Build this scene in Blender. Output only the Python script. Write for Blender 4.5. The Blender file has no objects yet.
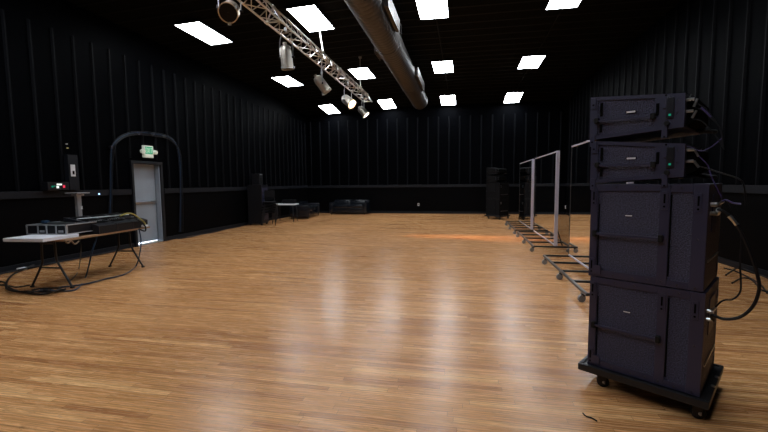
import bpy, bmesh, math, random
from mathutils import Vector, Matrix
random.seed(7)
PI = math.pi
SC = bpy.context.scene
COL = SC.collection

# ------------------------------------------------------------------ camera
F_PX, YAW, PITCH, ROLL, EYE = 394.05, .1985, .0835, -.0094, 1.4
fw = Vector((-math.sin(YAW)*math.cos(PITCH), math.cos(YAW)*math.cos(PITCH), -math.sin(PITCH)))
rt = Vector((math.cos(YAW), math.sin(YAW), 0)); up = rt.cross(fw)
RT = math.cos(ROLL)*rt + math.sin(ROLL)*up
UP = -math.sin(ROLL)*rt + math.cos(ROLL)*up
cam_data = bpy.data.cameras.new('camera'); cam = bpy.data.objects.new('camera', cam_data); COL.objects.link(cam)
cam_data.sensor_width = 36; cam_data.lens = F_PX/768*36; cam_data.clip_start = .05
cam.matrix_world = Matrix(((RT.x, UP.x, -fw.x, 0), (RT.y, UP.y, -fw.y, 0), (RT.z, UP.z, -fw.z, EYE), (0, 0, 0, 1)))
SC.camera = cam
# ------------------------------------------------------------------ world, exposure
w = bpy.data.worlds.new('world'); SC.world = w; w.use_nodes = True
w.node_tree.nodes['Background'].inputs[0].default_value = (.4, .5, .7, 1)
w.node_tree.nodes['Background'].inputs[1].default_value = .02
SC.view_settings.view_transform = 'Standard'; SC.view_settings.look = 'None'
SC.view_settings.gamma = 1; SC.view_settings.use_curve_mapping = False
SC.view_settings.exposure = 0.0
PANEL_POWER = 24.0          # emission strength of the ceiling panels
PANEL_COLOR = (.90, .95, 1.0)
SPOT_POWER = 750           # the two lit cans on the truss (W)

# a measured pixel of the frame turned into a point on a given plane
C0 = Vector((0, 0, EYE))
def ray(x, y): return fw + RT*((x-384)/F_PX) - UP*((y-216)/F_PX)
def onz(x, y, z=0.): d = ray(x, y); return C0 + d*((z-EYE)/d.z)
def onx(x, y, X): d = ray(x, y); return C0 + d*(X/d.x)
def ony(x, y, Y): d = ray(x, y); return C0 + d*(Y/d.y)
def onp(x, y, P, n): d = ray(x, y); return C0 + d*((P-C0).dot(n)/d.dot(n))

# ------------------------------------------------------------------ materials
def mat(name, col, rough=.5, metal=0., bump=None, emis=None, estr=0., spec=.5, var=None, coat=0., speck=0.):
    m = bpy.data.materials.new(name); m.use_nodes = True
    nt = m.node_tree; b = nt.nodes['Principled BSDF']
    b.inputs['Base Color'].default_value = (*col, 1); b.inputs['Roughness'].default_value = rough
    b.inputs['Metallic'].default_value = metal; b.inputs['Specular IOR Level'].default_value = spec
    b.inputs['Coat Weight'].default_value = coat
    if emis: b.inputs['Emission Color'].default_value = (*emis, 1); b.inputs['Emission Strength'].default_value = estr
    tc = nt.nodes.new('ShaderNodeTexCoord')
    n = nt.nodes.new('ShaderNodeTexNoise'); nt.links.new(tc.outputs['Object'], n.inputs['Vector'])
    sc, st, ds = bump or (40, .05, .002)
    n.inputs['Scale'].default_value = sc; n.inputs['Detail'].default_value = 3
    bp = nt.nodes.new('ShaderNodeBump'); bp.inputs['Strength'].default_value = st; bp.inputs['Distance'].default_value = ds
    nt.links.new(n.outputs['Fac'], bp.inputs['Height']); nt.links.new(bp.outputs['Normal'], b.inputs['Normal'])
    v = var if var is not None else .15
    n2 = nt.nodes.new('ShaderNodeTexNoise'); n2.inputs['Scale'].default_value = 3.; nt.links.new(tc.outputs['Object'], n2.inputs['Vector'])
    mr = nt.nodes.new('ShaderNodeMapRange'); mr.inputs['To Min'].default_value = 1-v; mr.inputs['To Max'].default_value = 1+v
    nt.links.new(n2.outputs['Fac'], mr.inputs['Value'])
    mx = nt.nodes.new('ShaderNodeMix'); mx.data_type = 'RGBA'; mx.blend_type = 'MULTIPLY'; mx.inputs[0].default_value = 1
    mx.inputs[6].default_value = (*col, 1); nt.links.new(mr.outputs[0], mx.inputs[7]); nt.links.new(mx.outputs[2], b.inputs['Base Color'])
    if speck:
        r2 = nt.nodes.new('ShaderNodeMapRange'); r2.inputs['From Min'].default_value = .38; r2.inputs['From Max'].default_value = .62
        r2.inputs['To Min'].default_value = 1-speck; r2.inputs['To Max'].default_value = 1+speck; nt.links.new(n.outputs['Fac'], r2.inputs['Value'])
        m2 = nt.nodes.new('ShaderNodeMix'); m2.data_type = 'RGBA'; m2.blend_type = 'MULTIPLY'; m2.inputs[0].default_value = 1
        nt.links.new(mx.outputs[2], m2.inputs[6]); nt.links.new(r2.outputs[0], m2.inputs[7]); nt.links.new(m2.outputs[2], b.inputs['Base Color'])
    return m

def emission(name, col, s):
    m = bpy.data.materials.new(name); m.use_nodes = True; nt = m.node_tree; nt.nodes.clear()
    e = nt.nodes.new('ShaderNodeEmission'); e.inputs[0].default_value = (*col, 1); e.inputs[1].default_value = s
    o = nt.nodes.new('ShaderNodeOutputMaterial'); nt.links.new(e.outputs[0], o.inputs[0]); return m

def wood_floor():
    m = bpy.data.materials.new('oak_strip_floor'); m.use_nodes = True; nt = m.node_tree; N = nt.nodes; L = nt.links
    b = N['Principled BSDF']
    def math_(op, a, c=None):
        n = N.new('ShaderNodeMath'); n.operation = op
        for i, v in enumerate((a, c)):
            if v is None: continue
            if isinstance(v, (int, float)): n.inputs[i].default_value = v
            else: L.new(v, n.inputs[i])
        return n.outputs[0]
    tc = N.new('ShaderNodeTexCoord'); sp = N.new('ShaderNodeSeparateXYZ'); L.new(tc.outputs['Object'], sp.inputs[0])
    X, Y = sp.outputs[0], sp.outputs[1]
    Wd = .0508
    ry = math_('DIVIDE', Y, Wd); row = math_('FLOOR', ry)
    wn = N.new('ShaderNodeTexWhiteNoise'); wn.noise_dimensions = '1D'; L.new(row, wn.inputs['W'])
    ln = math_('ADD', math_('MULTIPLY', wn.outputs['Value'], .7), .55)
    off = math_('MULTIPLY', wn.outputs['Value'], 37.3)
    rx = math_('ADD', math_('DIVIDE', X, ln), off); ix = math_('FLOOR', rx)
    cv = N.new('ShaderNodeCombineXYZ'); L.new(ix, cv.inputs[0]); L.new(row, cv.inputs[1])
    w2 = N.new('ShaderNodeTexWhiteNoise'); w2.noise_dimensions = '2D'; L.new(cv.outputs[0], w2.inputs['Vector'])
    cr = N.new('ShaderNodeValToRGB'); L.new(w2.outputs['Value'], cr.inputs[0])
    el = cr.color_ramp.elements
    cols = [(0, FLOOR_COLS[0]), (.25, FLOOR_COLS[1]), (.6, FLOOR_COLS[2]), (.85, FLOOR_COLS[3]), (1, FLOOR_COLS[4])]
    el[0].position = 0; el[0].color = (*cols[0][1], 1); el[1].position = 1; el[1].color = (*cols[4][1], 1)
    for p, c in cols[1:4]: e = el.new(p); e.color = (*c, 1)
    # grain: noise stretched along the boards, shifted for each board
    gx = math_('ADD', math_('MULTIPLY', X, 2.2), math_('MULTIPLY', w2.outputs['Value'], 50))
    gy = math_('MULTIPLY', Y, 55.)
    gv = N.new('ShaderNodeCombineXYZ'); L.new(gx, gv.inputs[0]); L.new(gy, gv.inputs[1])
    g = N.new('ShaderNodeTexNoise'); g.inputs['Scale'].default_value = 1.6; g.inputs['Detail'].default_value = 6; g.inputs['Roughness'].default_value = .65
    g.inputs['Distortion'].default_value = .8
    L.new(gv.outputs[0], g.inputs['Vector'])
    gr = N.new('ShaderNodeMapRange'); gr.inputs['From Min'].default_value = .3; gr.inputs['From Max'].default_value = .72
    gr.inputs['To Min'].default_value = .74; gr.inputs['To Max'].default_value = 1.12; L.new(g.outputs['Fac'], gr.inputs['Value'])
    # cathedral figure
    wv = N.new('ShaderNodeTexWave'); wv.wave_type = 'RINGS'; wv.inputs['Scale'].default_value = .9; wv.inputs['Distortion'].default_value = 5
    wv.inputs['Detail'].default_value = 2; wv.inputs['Detail Scale'].default_value = 1.5
    cg = N.new('ShaderNodeCombineXYZ'); L.new(math_('ADD', math_('MULTIPLY', X, 1.4), math_('MULTIPLY', w2.outputs['Value'], 9)), cg.inputs[0]); L.new(math_('MULTIPLY', Y, 16.), cg.inputs[1])
    L.new(cg.outputs[0], wv.inputs['Vector'])
    wr = N.new('ShaderNodeMapRange'); wr.inputs['To Min'].default_value = .76; wr.inputs['To Max'].default_value = 1.06; L.new(wv.outputs['Fac'], wr.inputs['Value'])
    fv = N.new('ShaderNodeCombineXYZ'); L.new(math_('ADD', math_('MULTIPLY', X, 9), math_('MULTIPLY', w2.outputs['Value'], 77)), fv.inputs[0]); L.new(math_('MULTIPLY', Y, 150.), fv.inputs[1])
    fn = N.new('ShaderNodeTexNoise'); fn.inputs['Scale'].default_value = 1.; fn.inputs['Detail'].default_value = 4; fn.inputs['Roughness'].default_value = .7; L.new(fv.outputs[0], fn.inputs['Vector'])
    fr_ = N.new('ShaderNodeMapRange'); fr_.inputs['From Min'].default_value = .36; fr_.inputs['From Max'].default_value = .56
    fr_.inputs['To Min'].default_value = .70; fr_.inputs['To Max'].default_value = 1.06; L.new(fn.outputs['Fac'], fr_.inputs['Value'])
    # wear, wide patches
    big = N.new('ShaderNodeTexNoise'); big.inputs['Scale'].default_value = .55; big.inputs['Detail'].default_value = 3; L.new(tc.outputs['Object'], big.inputs['Vector'])
    br = N.new('ShaderNodeMapRange'); br.inputs['To Min'].default_value = .88; br.inputs['To Max'].default_value = 1.12; L.new(big.outputs['Fac'], br.inputs['Value'])
    # scuffs: sparse dark marks
    sc = N.new('ShaderNodeTexNoise'); sc.inputs['Scale'].default_value = 7; sc.inputs['Detail'].default_value = 8; sc.inputs['Roughness'].default_value = .75
    sv = N.new('ShaderNodeMapping'); sv.inputs['Scale'].default_value = (1, 3.5, 1); L.new(tc.outputs['Object'], sv.inputs[0]); L.new(sv.outputs[0], sc.inputs['Vector'])
    sr = N.new('ShaderNodeMapRange'); sr.inputs['From Min'].default_value = .59; sr.inputs['From Max'].default_value = .68
    sr.inputs['To Min'].default_value = 1; sr.inputs['To Max'].default_value = .45; L.new(sc.outputs['Fac'], sr.inputs['Value'])
    # seams
    fy = math_('FRACT', ry); ey = math_('MULTIPLY', math_('MINIMUM', fy, math_('SUBTRACT', 1, fy)), Wd)
    fx = math_('FRACT', rx); ex = math_('MULTIPLY', math_('MULTIPLY', math_('MINIMUM', fx, math_('SUBTRACT', 1, fx)), ln), 1)
    ed = math_('MINIMUM', ey, ex)
    sm = N.new('ShaderNodeMapRange'); sm.inputs['From Min'].default_value = 0; sm.inputs['From Max'].default_value = .0024
    sm.inputs['To Min'].default_value = .35; sm.inputs['To Max'].default_value = 1; L.new(ed, sm.inputs['Value'])
    f = math_('MULTIPLY', math_('MULTIPLY', math_('MULTIPLY', math_('MULTIPLY', gr.outputs[0], fr_.outputs[0]), wr.outputs[0]), math_('MULTIPLY', br.outputs[0], sr.outputs[0])), sm.outputs[0])
    mx = N.new('ShaderNodeMix'); mx.data_type = 'RGBA'; mx.blend_type = 'MULTIPLY'; mx.inputs[0].default_value = 1
    L.new(cr.outputs[0], mx.inputs[6]); L.new(f, mx.inputs[7]); L.new(mx.outputs[2], b.inputs['Base Color'])
    rr = N.new('ShaderNodeMapRange'); rr.inputs['To Min'].default_value = .17; rr.inputs['To Max'].default_value = .36; L.new(g.outputs['Fac'], rr.inputs['Value'])
    L.new(rr.outputs[0], b.inputs['Roughness'])
    b.inputs['Specular IOR Level'].default_value = .33
    bp = N.new('ShaderNodeBump'); bp.inputs['Strength'].default_value = .25; bp.inputs['Distance'].default_value = .0012
    L.new(math_('ADD', math_('MULTIPLY', g.outputs['Fac'], .5), math_('ADD', sm.outputs[0], math_('MULTIPLY', w2.outputs['Value'], .3))), bp.inputs['Height'])
    L.new(bp.outputs['Normal'], b.inputs['Normal'])
    return m

FLOOR_COLS = [(.45, .193, .074), (.58, .276, .106), (.64, .312, .122), (.70, .352, .142), (.83, .465, .205)]
M = {}
M['floor'] = wood_floor()
M['wall'] = mat('black_painted_metal_siding', (.0009, .0011, .0017), .5, bump=(9, .1, .004), spec=.012)
M['rib'] = mat('black_siding_rib_lit', (.0045, .0050, .0064), .5, spec=.05)  # ribs share the wall's black paint; lighter tone stands in for lit faces
M['wall_low'] = mat('black_wainscot_panel', (.0016, .0016, .0020), .5, spec=.035)
M['rail'] = mat('charcoal_painted_rail', (.0095, .0105, .014), .5, spec=.15)
M['ceiling'] = mat('black_ceiling_liner', (.003, .0036, .0036), .8, bump=(6, .3, .01), spec=.05)
M['purlin'] = mat('black_steel_rib', (.004, .005, .0052), .6, spec=.08)
M['frame_black'] = mat('black_door_frame', (.010, .011, .014), .45, spec=.25)
M['door'] = mat('grey_blue_door_paint', (.27, .315, .37), .45)
M['steel'] = mat('brushed_steel', (.55, .56, .58), .3, 1.)
M['alu'] = mat('aluminium', (.78, .77, .75), .28, 1.)
M['chrome'] = mat('polished_aluminium_can', (.74, .67, .58), .38, 1., var=.05, bump=(5, 0, 0))
M['dark_inside'] = mat('dark_can_inside', (.03, .03, .03), .6)
M['duct'] = mat('galvanised_duct', (.05, .046, .044), .45, .3, bump=(25, .2, .004))
M['mirror'] = mat('mirror_glass', (.88, .90, .88), .0, 1., bump=(1, 0, 0), var=0)
M['mirror_frame'] = mat('anodised_mirror_frame', (.60, .58, .70), .35, .35)
M['rail_steel'] = mat('worn_black_rail', (.05, .05, .055), .35, .4)
M['black_steel'] = mat('black_powder_coated_steel', (.012, .012, .014), .4, 0., spec=.35)
M['cab'] = mat('black_textured_cabinet_paint', (.037, .037, .078), .5, bump=(140, 1., .012), spec=.5, speck=.6)
M['plate'] = mat('black_rigging_plate', (.025, .025, .057), .42, bump=(60, .1, .001))
M['grille'] = mat('black_speaker_grille', (.012, .012, .014), .6, bump=(300, .8, .003), spec=.2)
M['hole'] = mat('dark_slot', (.003, .003, .003), .9, spec=.05)
M['badge'] = mat('white_maker_badge', (.75, .75, .78), .4)
M['screw'] = mat('dark_screw', (.05, .05, .06), .3, .8)
M['rubber'] = mat('black_rubber', (.008, .008, .008), .6, spec=.2)
M['wheel'] = mat('grey_caster_wheel', (.22, .22, .23), .4)
M['cable'] = mat('black_cable_jacket', (.006, .006, .008), .45, spec=.25)
M['cable_blue'] = mat('blue_cable_jacket', (.012, .035, .075), .4, spec=.3)
M['cable_violet'] = mat('violet_cable_sleeve', (.05, .035, .15), .4)
M['cable_yellow'] = mat('yellow_cable_jacket', (.34, .28, .05), .45)
M['cable_tan'] = mat('tan_cable_jacket', (.14, .09, .05), .5)
M['white_plastic'] = mat('white_plastic', (.72, .72, .74), .5)
M['sign_white'] = mat('lit_white_sign_housing', (.75, .78, .70), .5, emis=(.85, 1, .8), estr=.08)
M['table_wood'] = mat('brown_table_edge', (.27, .155, .08), .5)
M['leather'] = mat('black_leather', (.005, .007, .011), .25, bump=(30, .2, .003))
M['fabric'] = mat('black_chair_fabric', (.006, .006, .007), .85, spec=.1)
M['case'] = mat('black_case_laminate', (.008, .0085, .011), .4, spec=.25)
M['case_grey'] = mat('grey_case_edge', (.35, .36, .38), .38, .4)
M['diffuser'] = emission('led_diffuser', PANEL_COLOR, PANEL_POWER)
M['lens_warm'] = emission('lit_lens_warm', (1, .72, .42), 5.)
M['lens_white'] = emission('lit_lens_white', (1, .90, .74), 6.)
M['led_green'] = emission('green_led', (.05, .9, .55), .22)
M['led_green_s'] = emission('green_sign_face', (.10, .55, .30), .7)
M['led_white'] = emission('white_led', (.9, 1, .95), 1.2)
M['led_red'] = emission('red_led', (1, .06, .12), .8)
M['led_blue'] = emission('blue_led', (.35, .6, 1), 3.)
M['led_amber'] = emission('amber_led', (.9, .8, .35), .3)
M['sign_letter'] = emission('sign_letter', (.75, .95, .7), .8)

# ------------------------------------------------------------------ mesh helpers
class MB:
    def __init__(s): s.bm = bmesh.new()
    def _add(s, verts, faces):
        vs = [s.bm.verts.new(v) for v in verts]
        for f in faces: s.bm.faces.new([vs[i] for i in f])
        return vs
    def box(s, c, d, bev=0., mtx=None):
        t = bmesh.new(); bmesh.ops.create_cube(t, size=1)
        for v in t.verts: v.co = Vector((v.co.x*d[0], v.co.y*d[1], v.co.z*d[2]))
        if bev > 0: bmesh.ops.bevel(t, geom=list(t.edges), offset=min(bev, min(d)*.45), segments=2, affect='EDGES', profile=.7)
        for v in t.verts:
            v.co = (mtx @ v.co if mtx else v.co) + Vector(c)
        s._merge(t); return s
    def _merge(s, t):
        me = bpy.data.meshes.new('tmp'); t.to_mesh(me); t.free(); s.bm.from_mesh(me); bpy.data.meshes.remove(me)
    def tube(s, a, b, r, n=10, r2=None, cap=True):
        a, b = Vector(a), Vector(b); d = b-a; L = d.length
        t = bmesh.new(); bmesh.ops.create_cone(t, cap_ends=cap, segments=n, radius1=r, radius2=r if r2 is None else r2, depth=L)
        q = d.to_track_quat('Z', 'Y').to_matrix()
        for v in t.verts: v.co = q @ v.co + (a+b)/2
        s._merge(t); return s
    def lathe(s, prof, n=24, mtx=None):      # prof: list of (r, z)
        rings = []
        for r, z in prof:
            rings.append([s.bm.verts.new((mtx or Matrix.Identity(4)) @ Vector((r*math.cos(2*PI*i/n), r*math.sin(2*PI*i/n), z))) for i in range(n)])
        for k in range(len(rings)-1):
            for i in range(n):
                s.bm.faces.new((rings[k][i], rings[k][(i+1) % n], rings[k+1][(i+1) % n], rings[k+1][i]))
        for rg, rev in ((rings[0], True), (rings[-1], False)):
            if (prof[0] if rev else prof[-1])[0] > 1e-5:
                pass
        return s
    def prism(s, poly, y0, y1, axes='xz'):   # polygon extruded along the third axis
        def P(p, y): return {'xz': (p[0], y, p[1]), 'xy': (p[0], p[1], y), 'yz': (y, p[0], p[1])}[axes]
        n = len(poly); vs = s._add([P(p, y0) for p in poly]+[P(p, y1) for p in poly],
            [list(range(n)), list(range(2*n-1, n-1, -1))]+[[i, i+n, (i+1) % n+n, (i+1) % n] for i in range(n)])
        return s
    def path(s, pts, r, n=8, closed=False):
        pts = [Vector(p) for p in pts]; rings = []; N = len(pts); up_ = Vector((0, 0, 1)); prev = None
        for i, p in enumerate(pts):
            t = (pts[min(i+1, N-1)]-pts[max(i-1, 0)]); t.normalize()
            if prev is None:
                x = t.cross(up_); x = t.cross(Vector((1, 0, 0))) if x.length < .1 else x
            else: x = prev - t*prev.dot(t)
            x.normalize(); prev = x; y = t.cross(x)
            rings.append([s.bm.verts.new(p + (x*math.cos(2*PI*k/n)+y*math.sin(2*PI*k/n))*r) for k in range(n)])
        for k in range(N-1):
            for i in range(n): s.bm.faces.new((rings[k][i], rings[k][(i+1) % n], rings[k+1][(i+1) % n], rings[k+1][i]))
        s.bm.faces.new(rings[0][::-1]); s.bm.faces.new(rings[-1]); return s
    def build(s, name, m, parent=None, smooth=False, angle=.6):
        bmesh.ops.recalc_face_normals(s.bm, faces=list(s.bm.faces))
        me = bpy.data.meshes.new(name); s.bm.to_mesh(me); s.bm.free(); me.materials.append(m)
        if smooth:
            for p in me.polygons: p.use_smooth = True
            me.set_sharp_from_angle(angle=angle)
        o = bpy.data.objects.new(name, me); COL.objects.link(o)
        if parent: o.parent = parent
        return o

def smooth_path(pts, k=8):
    P = [Vector(p) for p in pts]; out = []
    for i in range(len(P)-1):
        a, b, c, d = P[max(i-1, 0)], P[i], P[i+1], P[min(i+2, len(P)-1)]
        for j in range(k):
            t = j/k
            out.append(.5*((2*b)+(c-a)*t+(2*a-5*b+4*c-d)*t*t+(3*b-a-3*c+d)*t**3))
    out.append(P[-1]); return out
def thing(name, label, cat, loc=(0, 0, 0), rz=0., group=None):
    o = bpy.data.objects.new(name, None); COL.objects.link(o); o.location = loc; o.rotation_euler = (0, 0, rz)
    o.empty_display_size = .1
    o['label'] = label; o['category'] = cat
    if group: o['group'] = group
    return o
def tag(o, label, cat, group=None):
    o['label'] = label; o['category'] = cat
    if group: o['group'] = group
    return o
def struct(o): o['kind'] = 'structure'; return o
def dup(root, loc=None, rz=None, label=None, group=None):
    def cp(o, par):
        c = o.copy(); COL.objects.link(c)
        if par: c.parent = par
        for ch in list(o.children): cp(ch, c)
        return c
    r = cp(root, None)
    if loc is not None: r.location = loc
    if rz is not None: r.rotation_euler = (0, 0, rz)
    if label: r['label'] = label
    if group: r['group'] = group
    return r
def remat(o, table):       # give a copied thing darker finishes of its own
    for c in o.children_recursive:
        if c.type == 'MESH' and c.material_slots and c.material_slots[0].material.name in table:
            m_ = table[c.material_slots[0].material.name]; c.material_slots[0].link = 'OBJECT'; c.material_slots[0].material = m_

# ------------------------------------------------------------------ the room
XL, XR, YB, YN = -7.33, 4.28, 17.86, -4.2
def ceil_z(x): return 5.075 - .0242*abs(x+1.9) + .0133*(x+1.9)
struct(MB().box(((XL+XR)/2, (YB+YN)/2, -.1), (XR-XL+.6, YB-YN+.6, .2)).build('floor', M['floor']))
# ceiling: low gable along the room, dropping a little over the last three metres
cb = MB(); xs = [XL-.2, -1.9, XR+.2]; ys = [YN-.2, 15.6, YB+.2]; drop = [0, 0, -.30]
vv = {}
for i, x in enumerate(xs):
    for j, y in enumerate(ys):
        for k in (0, 1): vv[i, j, k] = cb.bm.verts.new((x, y, ceil_z(x)+drop[j]+.15*k))
for i in range(2):
    for j in range(2):
        cb.bm.faces.new([vv[i, j, 0], vv[i, j+1, 0], vv[i+1, j+1, 0], vv[i+1, j, 0]])
        cb.bm.faces.new([vv[i, j, 1], vv[i+1, j, 1], vv[i+1, j+1, 1], vv[i, j+1, 1]])
ceil_o = struct(cb.build('ceiling', M['ceiling']))
# ceiling liner ribs running across the room
rb = MB(); y = -3.9
def czy(x, y): return ceil_z(x) - (max(0, y-15.6)/(YB+.2-15.6))*.30
while y < YB:
    for a, b in ((XL, -1.9), (-1.9, XR)):
        za, zb = czy(a, y), czy(b, y)
        d = .022
        vs = [(a, y-.03, za-d), (b, y-.03, zb-d), (b, y+.03, zb-d), (a, y+.03, za-d), (a, y-.05, za), (b, y-.05, zb), (b, y+.05, zb), (a, y+.05, za)]
        rb._add(vs, [(0, 1, 2, 3), (0, 4, 5, 1), (3, 2, 6, 7), (1, 5, 6, 2), (0, 3, 7, 4)])
    y += .42
rb.build('liner_ribs', M['purlin'], ceil_o)
# door opening in the left wall
DY0, DY1, DZ = 7.655, 8.47, 1.90
T = .2
wl = MB(); TOP = 5.0
wl.box((XL-T/2, (YN+DY0-.05)/2, TOP/2), (T, DY0-.05-YN, TOP)); wl.box((XL-T/2, (DY1+.05+YB)/2, TOP/2), (T, YB-DY1-.05, TOP))
wl.box((XL-T/2, (DY0+DY1)/2, (DZ+.05+TOP)/2), (T, DY1-DY0+.1, TOP-DZ-.05))
def ribs(mb, side, pos, z0, z1):
    for p in pos:
        if side == 'left': pl = [(XL, p-.03), (XL+.032, p-.012), (XL+.032, p+.012), (XL, p+.03)]
        elif side == 'right': pl = [(XR, p+.03), (XR-.032, p+.012), (XR-.032, p-.012), (XR, p-.03)]
        else: pl = [(p+.03, YB), (p+.012, YB-.032), (p-.012, YB-.032), (p-.03, YB)]
        mb.prism(pl, z0, z1, 'xy')
        # shallow pencil ribs between the main ribs
sp = .388
lp = [5.29+sp*i for i in range(-22, 33) if YN < 5.29+sp*i < YB-.1]
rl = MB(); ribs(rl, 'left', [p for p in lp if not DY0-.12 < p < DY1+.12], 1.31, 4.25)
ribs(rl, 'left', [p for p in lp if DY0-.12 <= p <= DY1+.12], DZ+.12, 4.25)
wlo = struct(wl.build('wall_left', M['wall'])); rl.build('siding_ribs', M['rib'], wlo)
wr_ = MB().box((XR+T/2, (YN+YB)/2, 2.6), (T, YB-YN, 5.2))
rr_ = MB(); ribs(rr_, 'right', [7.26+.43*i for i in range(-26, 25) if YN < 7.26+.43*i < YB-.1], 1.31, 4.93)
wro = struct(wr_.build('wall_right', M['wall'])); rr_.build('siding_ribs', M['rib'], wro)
wb = MB().box(((XL+XR)/2, YB+T/2, 2.6), (XR-XL+.8, T, 5.2))
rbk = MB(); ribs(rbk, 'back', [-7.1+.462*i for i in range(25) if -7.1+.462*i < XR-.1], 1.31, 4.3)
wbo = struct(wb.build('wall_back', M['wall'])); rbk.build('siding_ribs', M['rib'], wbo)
struct(MB().box(((XL+XR)/2, YN-T/2, 2.6), (XR-XL+.8, T, 5.2)).build('wall_near', M['wall_low']))
# wainscot panels below the rail, rail and baseboard
def strips(name, z0, z1, th, m, gap=(0, 0)):
    k = 'trim' if name == 'trim' else name
    a = MB()
    a.box((XL+th/2, (YN+DY0-.09)/2, (z0+z1)/2), (th, DY0-.09-YN, z1-z0), .004)
    a.box((XL+th/2, (DY1+.09+YB)/2, (z0+z1)/2), (th, YB-DY1-.09, z1-z0), .004)
    struct(a.build(name+'_left' if name != 'trim' else 'trim_%d' % gap[0], m))
    struct(MB().box((XR-th/2, (YN+YB)/2, (z0+z1)/2), (th, YB-YN-.1, z1-z0), .004).build(name+'_right' if name != 'trim' else 'trim_%d' % (gap[0]+1), m))
    struct(MB().box(((XL+XR)/2, YB-th/2, (z0+z1)/2), (XR-XL-.1, th, z1-z0), .004).build(name+'_back' if name != 'trim' else 'trim_%d' % (gap[0]+2), m))
strips('trim', .02, 1.20, .012, M['wall_low'], (1,))
strips('trim', 1.195, 1.315, .05, M['rail'], (4,))
strips('baseboard', .0, .10, .03, M['rail'])

# door: recessed leaf in a black frame
fr = MB(); D = .16
fr.box((XL-D/2+.02, DY0-.03, (DZ+.06)/2), (D+.06, .06, DZ+.06), .004); fr.box((XL-D/2+.02, DY1+.03, (DZ+.06)/2), (D+.06, .06, DZ+.06), .004)
fr.box((XL-D/2+.02, (DY0+DY1)/2, DZ+.03), (D+.06, DY1-DY0, .06), .004)
dleaf = MB().box((XL-.15, (DY0+DY1)/2, (DZ+.04)/2), (.045, DY1-DY0-.006, DZ-.05), .003)
door = struct(dleaf.build('door_1', M['door']))
fro = fr.build('door_frame', M['frame_black'], door)
jb = MB().box((XL-.05, DY1-.012, DZ/2), (.12, .02, DZ-.01), .003); jb.build('door_stop', M['door'], door)
pb = MB(); pb.box((XL-.105, (DY0+DY1)/2, .99), (.035, DY1-DY0-.06, .045), .008); pb.box((XL-.118, DY1-.10, .99), (.05, .12, .075), .01); pb.box((XL-.118, DY0+.08, .99), (.05, .06, .06), .01)
pb.build('push_bar', M['steel'], door)
MB().box((XL-.09, (DY0+DY1)/2, .006), (.17, DY1-DY0, .012), .002).build('threshold', M['steel'], door)
# daylight behind the gap under the door: lit ground just outside, lit by the daylight there
struct(MB().box((XL-.75, (DY0+DY1)/2, -.05), (1.1, 1.6, .1)).build('outdoor_ground', M['white_plastic']))
dl = bpy.data.lights.new('daylight', 'AREA'); dl.energy = 250; dl.shape = 'RECTANGLE'; dl.size = 1.; dl.size_y = 1.; dl.color = (.85, .93, 1)
do = bpy.data.objects.new('daylight', dl); COL.objects.link(do); do.location = (XL-.85, (DY0+DY1)/2, .9)

# ------------------------------------------------------------------ ceiling light panels
def make_panel():
    t = thing('ceiling_light', '', 'ceiling light')
    h = MB(); W, Ln = .60, 1.265
    for sx in (-1, 1): h.box((sx*(W/2+.012), 0, .02), (.024, Ln+.048, .05), .003)
    for sy in (-1, 1): h.box((0, sy*(Ln/2+.012), .02), (W, .024, .05), .003)
    h.box((0, 0, .05), (W, Ln, .02)); h.build('housing', M['purlin'], t)
    MB().box((0, 0, .012), (W, Ln, .012)).build('diffuser', M['diffuser'], t)
    return t
cols_x = [-5.8376+2.5975*i for i in range(4)]
rows_y = [8.391, 12.767, 17.03, 4.015, -.36]
cn = ['leftmost column', 'column between truss and duct', 'column just right of the duct', 'rightmost column']
rn = ['nearest full row in view', 'middle row in view', 'farthest row by the back wall', 'row just above the frame', 'row behind the camera']
P0 = make_panel(); first = True
for j, yy in enumerate(rows_y):
    for i, xx in enumerate(cols_x):
        if j == 4 and i in (0, 3): continue
        o = P0 if first else dup(P0)
        first = False
        dz = -.163 if j == 2 else 0
        z = 4.993 - .0242*abs(xx+1.9) + .0133*(xx+1.9) + dz
        o.location = (xx, yy, z)
        sl = .0133 + (.0242 if xx < -1.9 else -.0242)
        o.rotation_euler = (-.1128 if j == 2 else 0, -sl, 0)
        if j == 2: o.rotation_euler.x = -math.atan(.1435/1.2676)
        o['label'] = 'glowing ceiling panel, %s, %s' % (rn[j], cn[i])
        o['group'] = 'rectangular ceiling light panels'
# conduits between the panels of the two right columns
for i in (2, 3):
    for a, b in ((0, 1), (1, 2)):
        x = cols_x[i]+.04; c = MB()
        ya, yb = rows_y[a]+.66, rows_y[b]-.66
        c.tube((x, ya, ceil_z(x)-.06), (x, min(yb, 15.6), ceil_z(x)-.06), .014)
        if yb > 15.6: c.tube((x, 15.6, ceil_z(x)-.06), (x, yb, czy(x, yb)-.06), .014)
        for q in range(5):
            yy = ya+(yb-ya)*(q+.5)/5; c.box((x, yy, ceil_z(x)-.035 - (0 if yy < 15.6 else .06)), (.05, .03, .07))
        tag(c.build('conduit', M['purlin']), 'black ceiling conduit between the %s panels, %s' % (('near and middle', 'middle and far')[a], ('', '', 'just right of the duct', 'rightmost')[i]), 'conduit', 'ceiling conduits')

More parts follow.
